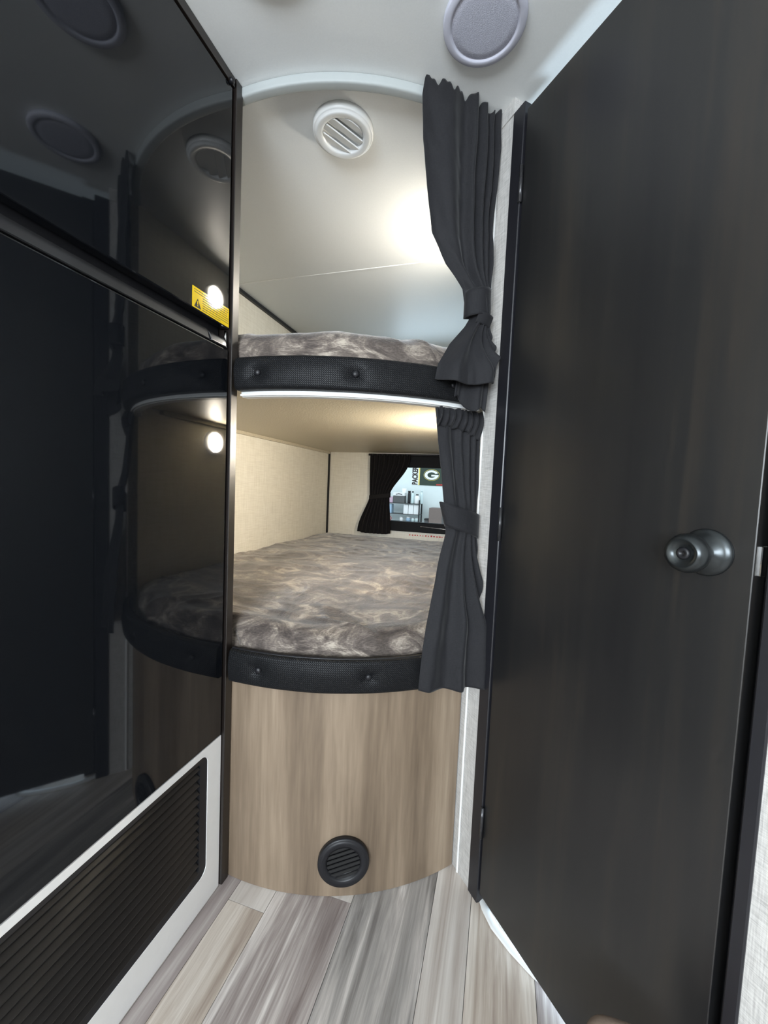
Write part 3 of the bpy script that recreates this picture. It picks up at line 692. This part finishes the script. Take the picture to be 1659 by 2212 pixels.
# white plate with black louvre grille under the refrigerator
gp = thing('vent_panel', (-0.65, 0.5, 0), 'white plate with wide black louvre grille under the refrigerator', 'vent panel')
def rrect(y0, y1, z0, z1, r, n=8):
    out = []
    for cy_, cz_, a0 in ((y1 - r, z1 - r, 0), (y0 + r, z1 - r, 90), (y0 + r, z0 + r, 180), (y1 - r, z0 + r, 270)):
        for i in range(n + 1):
            a = math.radians(a0 + 90 * i / n); out.append((cy_ + r * math.cos(a), cz_ + r * math.sin(a)))
    return out
inn = rrect(0.205, 0.777, 0.082, 0.389, 0.022); N_ = len(inn)
YO0, YO1, ZO0, ZO1 = 0.18, 0.8235, 0.001, 0.4065
bm = bmesh.new(); A1 = [bm.verts.new((XF - 0.0015, y, z)) for y, z in inn]
outp = []
for i, (y, z) in enumerate(inn):
    c_, q = divmod(i, 9); first = q < 4
    if q == 4: outp.append(((YO1, ZO1), (YO0, ZO1), (YO0, ZO0), (YO1, ZO0))[c_])
    else: outp.append((((YO1, z), (y, ZO1)), ((y, ZO1), (YO0, z)), ((YO0, z), (y, ZO0)), ((y, ZO0), (YO1, z)))[c_][0 if first else 1])
B1 = [bm.verts.new((XF - 0.0015, y, z)) for y, z in outp]; A2 = [bm.verts.new((XF - 0.014, y, z)) for y, z in inn]; B2 = [bm.verts.new((XF - 0.014, y, z)) for y, z in outp]
for i in range(N_):
    j = (i + 1) % N_
    bm.faces.new((A1[i], A1[j], B1[j], B1[i])); bm.faces.new((A1[i], A2[i], A2[j], A1[j])); bm.faces.new((B1[i], B1[j], B2[j], B2[i]))
from_bm('plate', bm, 'white_plate', gp)
box('grille_back', (-0.700, 0.19, 0.075), (-0.690, 0.790, 0.395), 'black_plastic', gp)
bm = bmesh.new(); ro = rrect(0.2055, 0.7765, 0.0825, 0.3885, 0.0215); ri_ = rrect(0.222, 0.756, 0.098, 0.374, 0.006)
a1 = [bm.verts.new((XF - 0.003, y, z)) for y, z in ro]; b1 = [bm.verts.new((XF - 0.006, y, z)) for y, z in ri_]; b2 = [bm.verts.new((XF - 0.03, y, z)) for y, z in ri_]
for i in range(N_):
    j = (i + 1) % N_; bm.faces.new((a1[i], b1[i], b1[j], a1[j])); bm.faces.new((b1[i], b2[i], b2[j], b1[j]))
from_bm('grille_frame', bm, 'black_plastic', gp)
ns_ = 14
for i in range(ns_):
    z = 0.104 + (0.368 - 0.104) * i / (ns_ - 1)
    mt = Matrix.Translation((XF - 0.014, 0.489, z)) @ Matrix.Rotation(math.radians(38), 4, 'Y')
    bm = bmesh.new(); add_box(bm, (-0.011, -0.266, -0.0016), (0.011, 0.266, 0.0016), mt, 0.0008, 1); from_bm('slat', bm, 'black_slat', gp)

# ------------------------------------------------------------------ taupe padded thing at the bottom edge
st = thing('footstool', (0.218, 0.566, 0), 'taupe rounded padded stool at the bottom edge before the dark door', 'stool')
def stool(u, v):
    a = 2 * pi * u; se = lambda q, e: math.copysign(abs(q) ** e, q); q = v * pi / 2
    rr = math.cos(q) ** 0.28 if v < 1 else 0.0
    return Vector((0.218 + 0.060 * rr * se(math.cos(a), 0.5), 0.566 + 0.060 * rr * se(math.sin(a), 0.5), 0.21 + 0.09 * math.sin(q) ** 0.45))
grid('cushion', stool, 48, 20, 'taupe_pad', st, closed_u=True)
for ax, ay in ((-0.04, -0.04), (0.04, -0.04), (0.02, 0.02), (-0.04, 0.04)):
    lathe('leg', [(0, 0.001), (0.009, 0.001), (0.013, 0.215), (0, 0.215)], Matrix.Translation((0.214 + ax, 0.566 + ay, 0)), 'espresso_edge', st, 14)

# ------------------------------------------------------------------ the garage seen through the window
GY = 8.0
o = box('wall_garage', (-6, GY, -0.65), (3.5, GY + 0.1, 3.0), 'garage_wall'); tag(o, 'pale garage wall seen through the bunk window', kind='structure')
o = box('floor_garage', (-6, 3.2, -0.70), (3.5, GY, -0.65), 'concrete'); tag(o, kind='structure')
bn = thing('wall_banner', (-1.4, GY, 1.12), 'dark green and white sports banner on the garage wall', 'banner')
BY = GY - 0.006
box('white_end', (-1.775, BY, 1.125), (-1.632, BY + 0.005, 1.60), 'white_cloth', bn)
box('stripe', (-1.632, BY - 0.001, 1.125), (-1.606, BY + 0.005, 1.60), 'gold', bn)
box('field', (-1.606, BY - 0.001, 1.125), (-0.90, BY + 0.005, 1.60), 'green', bn)
def text_mesh(name, body, size, mt, mat, parent, xs=1.0, bold=0.0):
    cu_ = bpy.data.curves.new(name, 'FONT'); cu_.body = body; cu_.size = size; cu_.extrude = 0.002; cu_.offset = bold; cu_.align_x = 'LEFT'; cu_.space_character = 1.0
    t_ = bpy.data.objects.new(name, cu_); COL.objects.link(t_); bpy.context.view_layer.update()
    me = bpy.data.meshes.new_from_object(t_.evaluated_get(bpy.context.evaluated_depsgraph_get())); COL.objects.unlink(t_); bpy.data.objects.remove(t_)
    me.name = name; xx = [v.co.x for v in me.vertices]; yy = [v.co.y for v in me.vertices]
    me.transform(mt @ Matrix.Diagonal((xs, 1, 1, 1)) @ Matrix.Translation((-min(xx), -min(yy), 0)))
    return link(name, me, mat, parent), (max(xx) - min(xx)), (max(yy) - min(yy))
# lettering reads upwards: local x -> world z, local y -> world -x
tm = Matrix(((0, -1, 0, -1.645), (0, 0, -1, BY - 0.002), (1, 0, 0, 1.135), (0, 0, 0, 1)))
text_mesh('lettering', 'PACKERS', 0.150, tm, 'ink', bn, 0.66, 0.0075)
def ell(name, a, b, mat, y, n=48, a2=None, b2=None, t0=0, t1=360):
    bm = bmesh.new(); cx_, cz_ = -1.366, 1.338; o_ = []; i_ = []
    full = (t1 - t0) >= 360
    for i in range(n + (0 if full else 1)):
        t = math.radians(t0 + (t1 - t0) * i / n); o_.append(bm.verts.new((cx_ + a * math.cos(t), y, cz_ + b * math.sin(t))))
        if a2: i_.append(bm.verts.new((cx_ + a2 * math.cos(t), y, cz_ + b2 * math.sin(t))))
    if a2:
        for i in range(n if full else n):
            j = (i + 1) % len(o_); bm.faces.new((o_[i], o_[j], i_[j], i_[i]))
    else: bm.faces.new(o_)
    r_ = bmesh.ops.extrude_face_region(bm, geom=bm.faces[:]); bmesh.ops.translate(bm, vec=(0, -0.001, 0), verts=[v for v in r_['geom'] if isinstance(v, bmesh.types.BMVert)])
    return bm
from_bm('oval_outline', ell('o', 0.160, 0.113, 'gold', BY - 0.0015), 'gold', bn)
from_bm('oval_field', ell('o', 0.154, 0.107, 'green', BY - 0.003), 'green', bn)
bm = ell('g', 0.142, 0.095, 'white_cloth', BY - 0.0045, 40, 0.086, 0.056, 24, 360)
add_box(bm, (-1.366 - 0.005, BY - 0.0056, 1.338 - 0.026), (-1.366 + 0.141, BY - 0.0045, 1.338 + 0.006))
from_bm('letter_g', bm, 'white_cloth', bn)
tm2 = Matrix(((1, 0, 0, -1.262), (0, 0, -1, BY - 0.003), (0, 1, 0, 1.131), (0, 0, 0, 1)))
bm = bmesh.new()
for i in range(6): add_box(bm, (-1.262 + i * 0.021, BY - 0.003, 1.134), (-1.262 + i * 0.021 + 0.016, BY - 0.001, 1.160 + 0.004 * (i % 2)))
from_bm('red_mark', bm, 'red', bn)
# wire shelf
rk = thing('shelf_rack', (-1.9, 7.72, -0.65), 'black metal shelf rack in the garage', 'shelf')
for x in (-1.51, -2.42):
    for y in (7.60, 7.86): box('post', (x - 0.011, y - 0.011, -0.648), (x + 0.011, y + 0.011, 0.83), 'black_plastic', rk)
for z in (0.757, 0.548, 0.392, 0.05, -0.4):
    s_ = box('shelf', (-2.43, 7.59, z - 0.010), (-1.50, 7.87, z), 'black_slat', rk)
def shelf_z(k_): return (0.757, 0.548, 0.392)[k_] + 0.0005
def carton(x0, x1, z0, h_, mat, label, lid=None, group=None, y=7.62, d_=0.16):
    t = thing('carton', ((x0 + x1) / 2, y + d_ / 2, z0), label, 'box', group)
    box('body', (x0, y, z0), (x1, y + d_, z0 + h_), mat, t, 0.002)
    if lid:
        l_ = box('lid', (x0 - 0.004, y - 0.004, z0 + h_), (x1 + 0.004, y + d_ + 0.004, z0 + h_ + lid), 'white_plastic', t, 0.004)
        tube('handle', [(lerp(x0, x1, 0.25), y - 0.007, z0 + h_ + lid * 0.4), (lerp(x0, x1, 0.5), y - 0.008, z0 + h_ + lid * 0.65), (lerp(x0, x1, 0.8), y - 0.007, z0 + h_ + lid * 0.4)], 0.007, 'black_plastic', l_, 8)
    return t
def bottle(x, z0, r, h_, mat, cap, label, group, y=7.68, neck=0.45, shoulder=0.68):
    t = thing('bottle', (x, y, z0), label, 'bottle', group); A = Matrix.Translation((x, y, z0))
    lathe('body', [(0, 0), (r * 0.95, 0), (r, 0.006), (r, h_ * shoulder), (r * 0.85, h_ * (shoulder + 0.08)), (r * neck, h_ * (shoulder + 0.16)), (r * neck, h_ * 0.9), (0, h_ * 0.9)], A, mat, t, 20)
    lathe('cap', [(0, h_ * 0.9), (r * neck * 1.2, h_ * 0.9), (r * neck * 1.2, h_ * 0.99), (r * neck, h_), (0, h_)], A, cap, t, 16)
carton(-2.048, -1.818, shelf_z(0), 0.142, 'box_grey', 'dark grey box with white lid on the top garage shelf', 0.062)
carton(-2.145, -2.056, shelf_z(0), 0.115, 'pinkish', 'pale pink box beside the grey box on garage shelf', y=7.64)
t = thing('paper_roll', (-1.85, 7.80, shelf_z(0)), 'white paper roll standing behind the grey box on garage shelf', 'roll')
lathe('roll', [(0.012, 0.0), (0.050, 0.0), (0.052, 0.004), (0.052, 0.285), (0.050, 0.29), (0.016, 0.29), (0.012, 0.28), (0.012, 0.0)], Matrix.Translation((-1.872, 7.838, shelf_z(0))), 'white_cloth', t, 28)
G0 = 'bottles on the top garage shelf'
bottle(-1.735, shelf_z(0), 0.031, 0.245, 'black_plastic', 'black_plastic', 'slim black bottle on the top garage shelf', G0, neck=0.75, shoulder=0.75)
bottle(-1.665, shelf_z(0), 0.033, 0.240, 'bottle_clear', 'black_plastic', 'pale bottle between black bottle and white jug', G0)
bottle(-1.572, shelf_z(0), 0.049, 0.185, 'white_plastic', 'black_plastic', 'wide white jug on the top garage shelf', G0, y=7.66)
bottle(-1.505, shelf_z(0), 0.034, 0.262, 'bottle_clear', 'bottle_clear', 'tall clear bottle at the right end of garage shelf', G0, y=7.76)
for i, (x0, x1) in enumerate(((-1.826, -1.734), (-1.726, -1.629), (-1.622, -1.522))):
    carton(x0, x1, shelf_z(1), 0.186, 'white_plastic', ('left', 'middle', 'right')[i] + ' one of three upright white cartons on garage shelf', None, 'three white cartons on the shelf')
carton(-2.15, -2.07, shelf_z(1), 0.18, 'bottle_blue', 'pale blue carton at the left of the middle garage shelf')
G2 = 'jars on the low garage shelf'
for x, r_, h_, mt_, la in ((-1.87, 0.038, 0.09, 'white_plastic', 'small white jar on the low garage shelf'), (-1.731, 0.045, 0.10, 'bottle_blue', 'pale blue tin on the low garage shelf'), (-1.637, 0.032, 0.085, 'bottle_clear', 'clear jar beside the blue tin on garage shelf'), (-1.562, 0.034, 0.088, 'bottle_clear', 'clear jar nearest the right post of garage shelf')):
    t = thing('jar', (x, 7.67, shelf_z(2)), la, 'jar', G2); A = Matrix.Translation((x, 7.67, shelf_z(2)))
    lathe('body', [(0, 0), (r_, 0), (r_, h_ * 0.72), (r_ * 0.85, h_ * 0.8), (0, h_ * 0.8)], A, mt_, t, 20); lathe('lid', [(0, h_ * 0.8), (r_ * 0.9, h_ * 0.8), (r_ * 0.9, h_), (0, h_)], A, 'white_plastic', t, 20)
t = thing('clamp', (-2.10, 7.64, shelf_z(2)), 'red looped handle tool on the low garage shelf', 'tool')
tube('loop', [(-2.10 + 0.028 * math.cos(a), 7.64, shelf_z(2) + 0.050 + 0.036 * math.sin(a)) for a in [2 * pi * i / 24 for i in range(25)]], 0.006, 'red', t, 8)
box('base', (-2.13, 7.625, shelf_z(2) + 0.001), (-2.07, 7.655, shelf_z(2) + 0.011), 'black_plastic', t)
t = thing('carton', (-1.2, 7.9, -0.65), 'large brown cardboard box against the garage wall', 'box')
box('body', (-1.325, 7.66, -0.649), (-0.75, 7.97, 0.690), 'cardboard', t, 0.004); box('tape', (-1.07, 7.658, -0.649), (-1.03, 7.662, 0.66), 'box_grey', t)
t = thing('tool_case', (-1.37, 7.8, 0.3), 'small black tool case beside the garage cardboard box', 'tool case')
box('body', (-1.42, 7.72, -0.649), (-1.345, 7.88, 0.440), 'box_grey', t, 0.004); box('lid', (-1.425, 7.715, 0.440), (-1.34, 7.885, 0.475), 'black_plastic', t, 0.006)
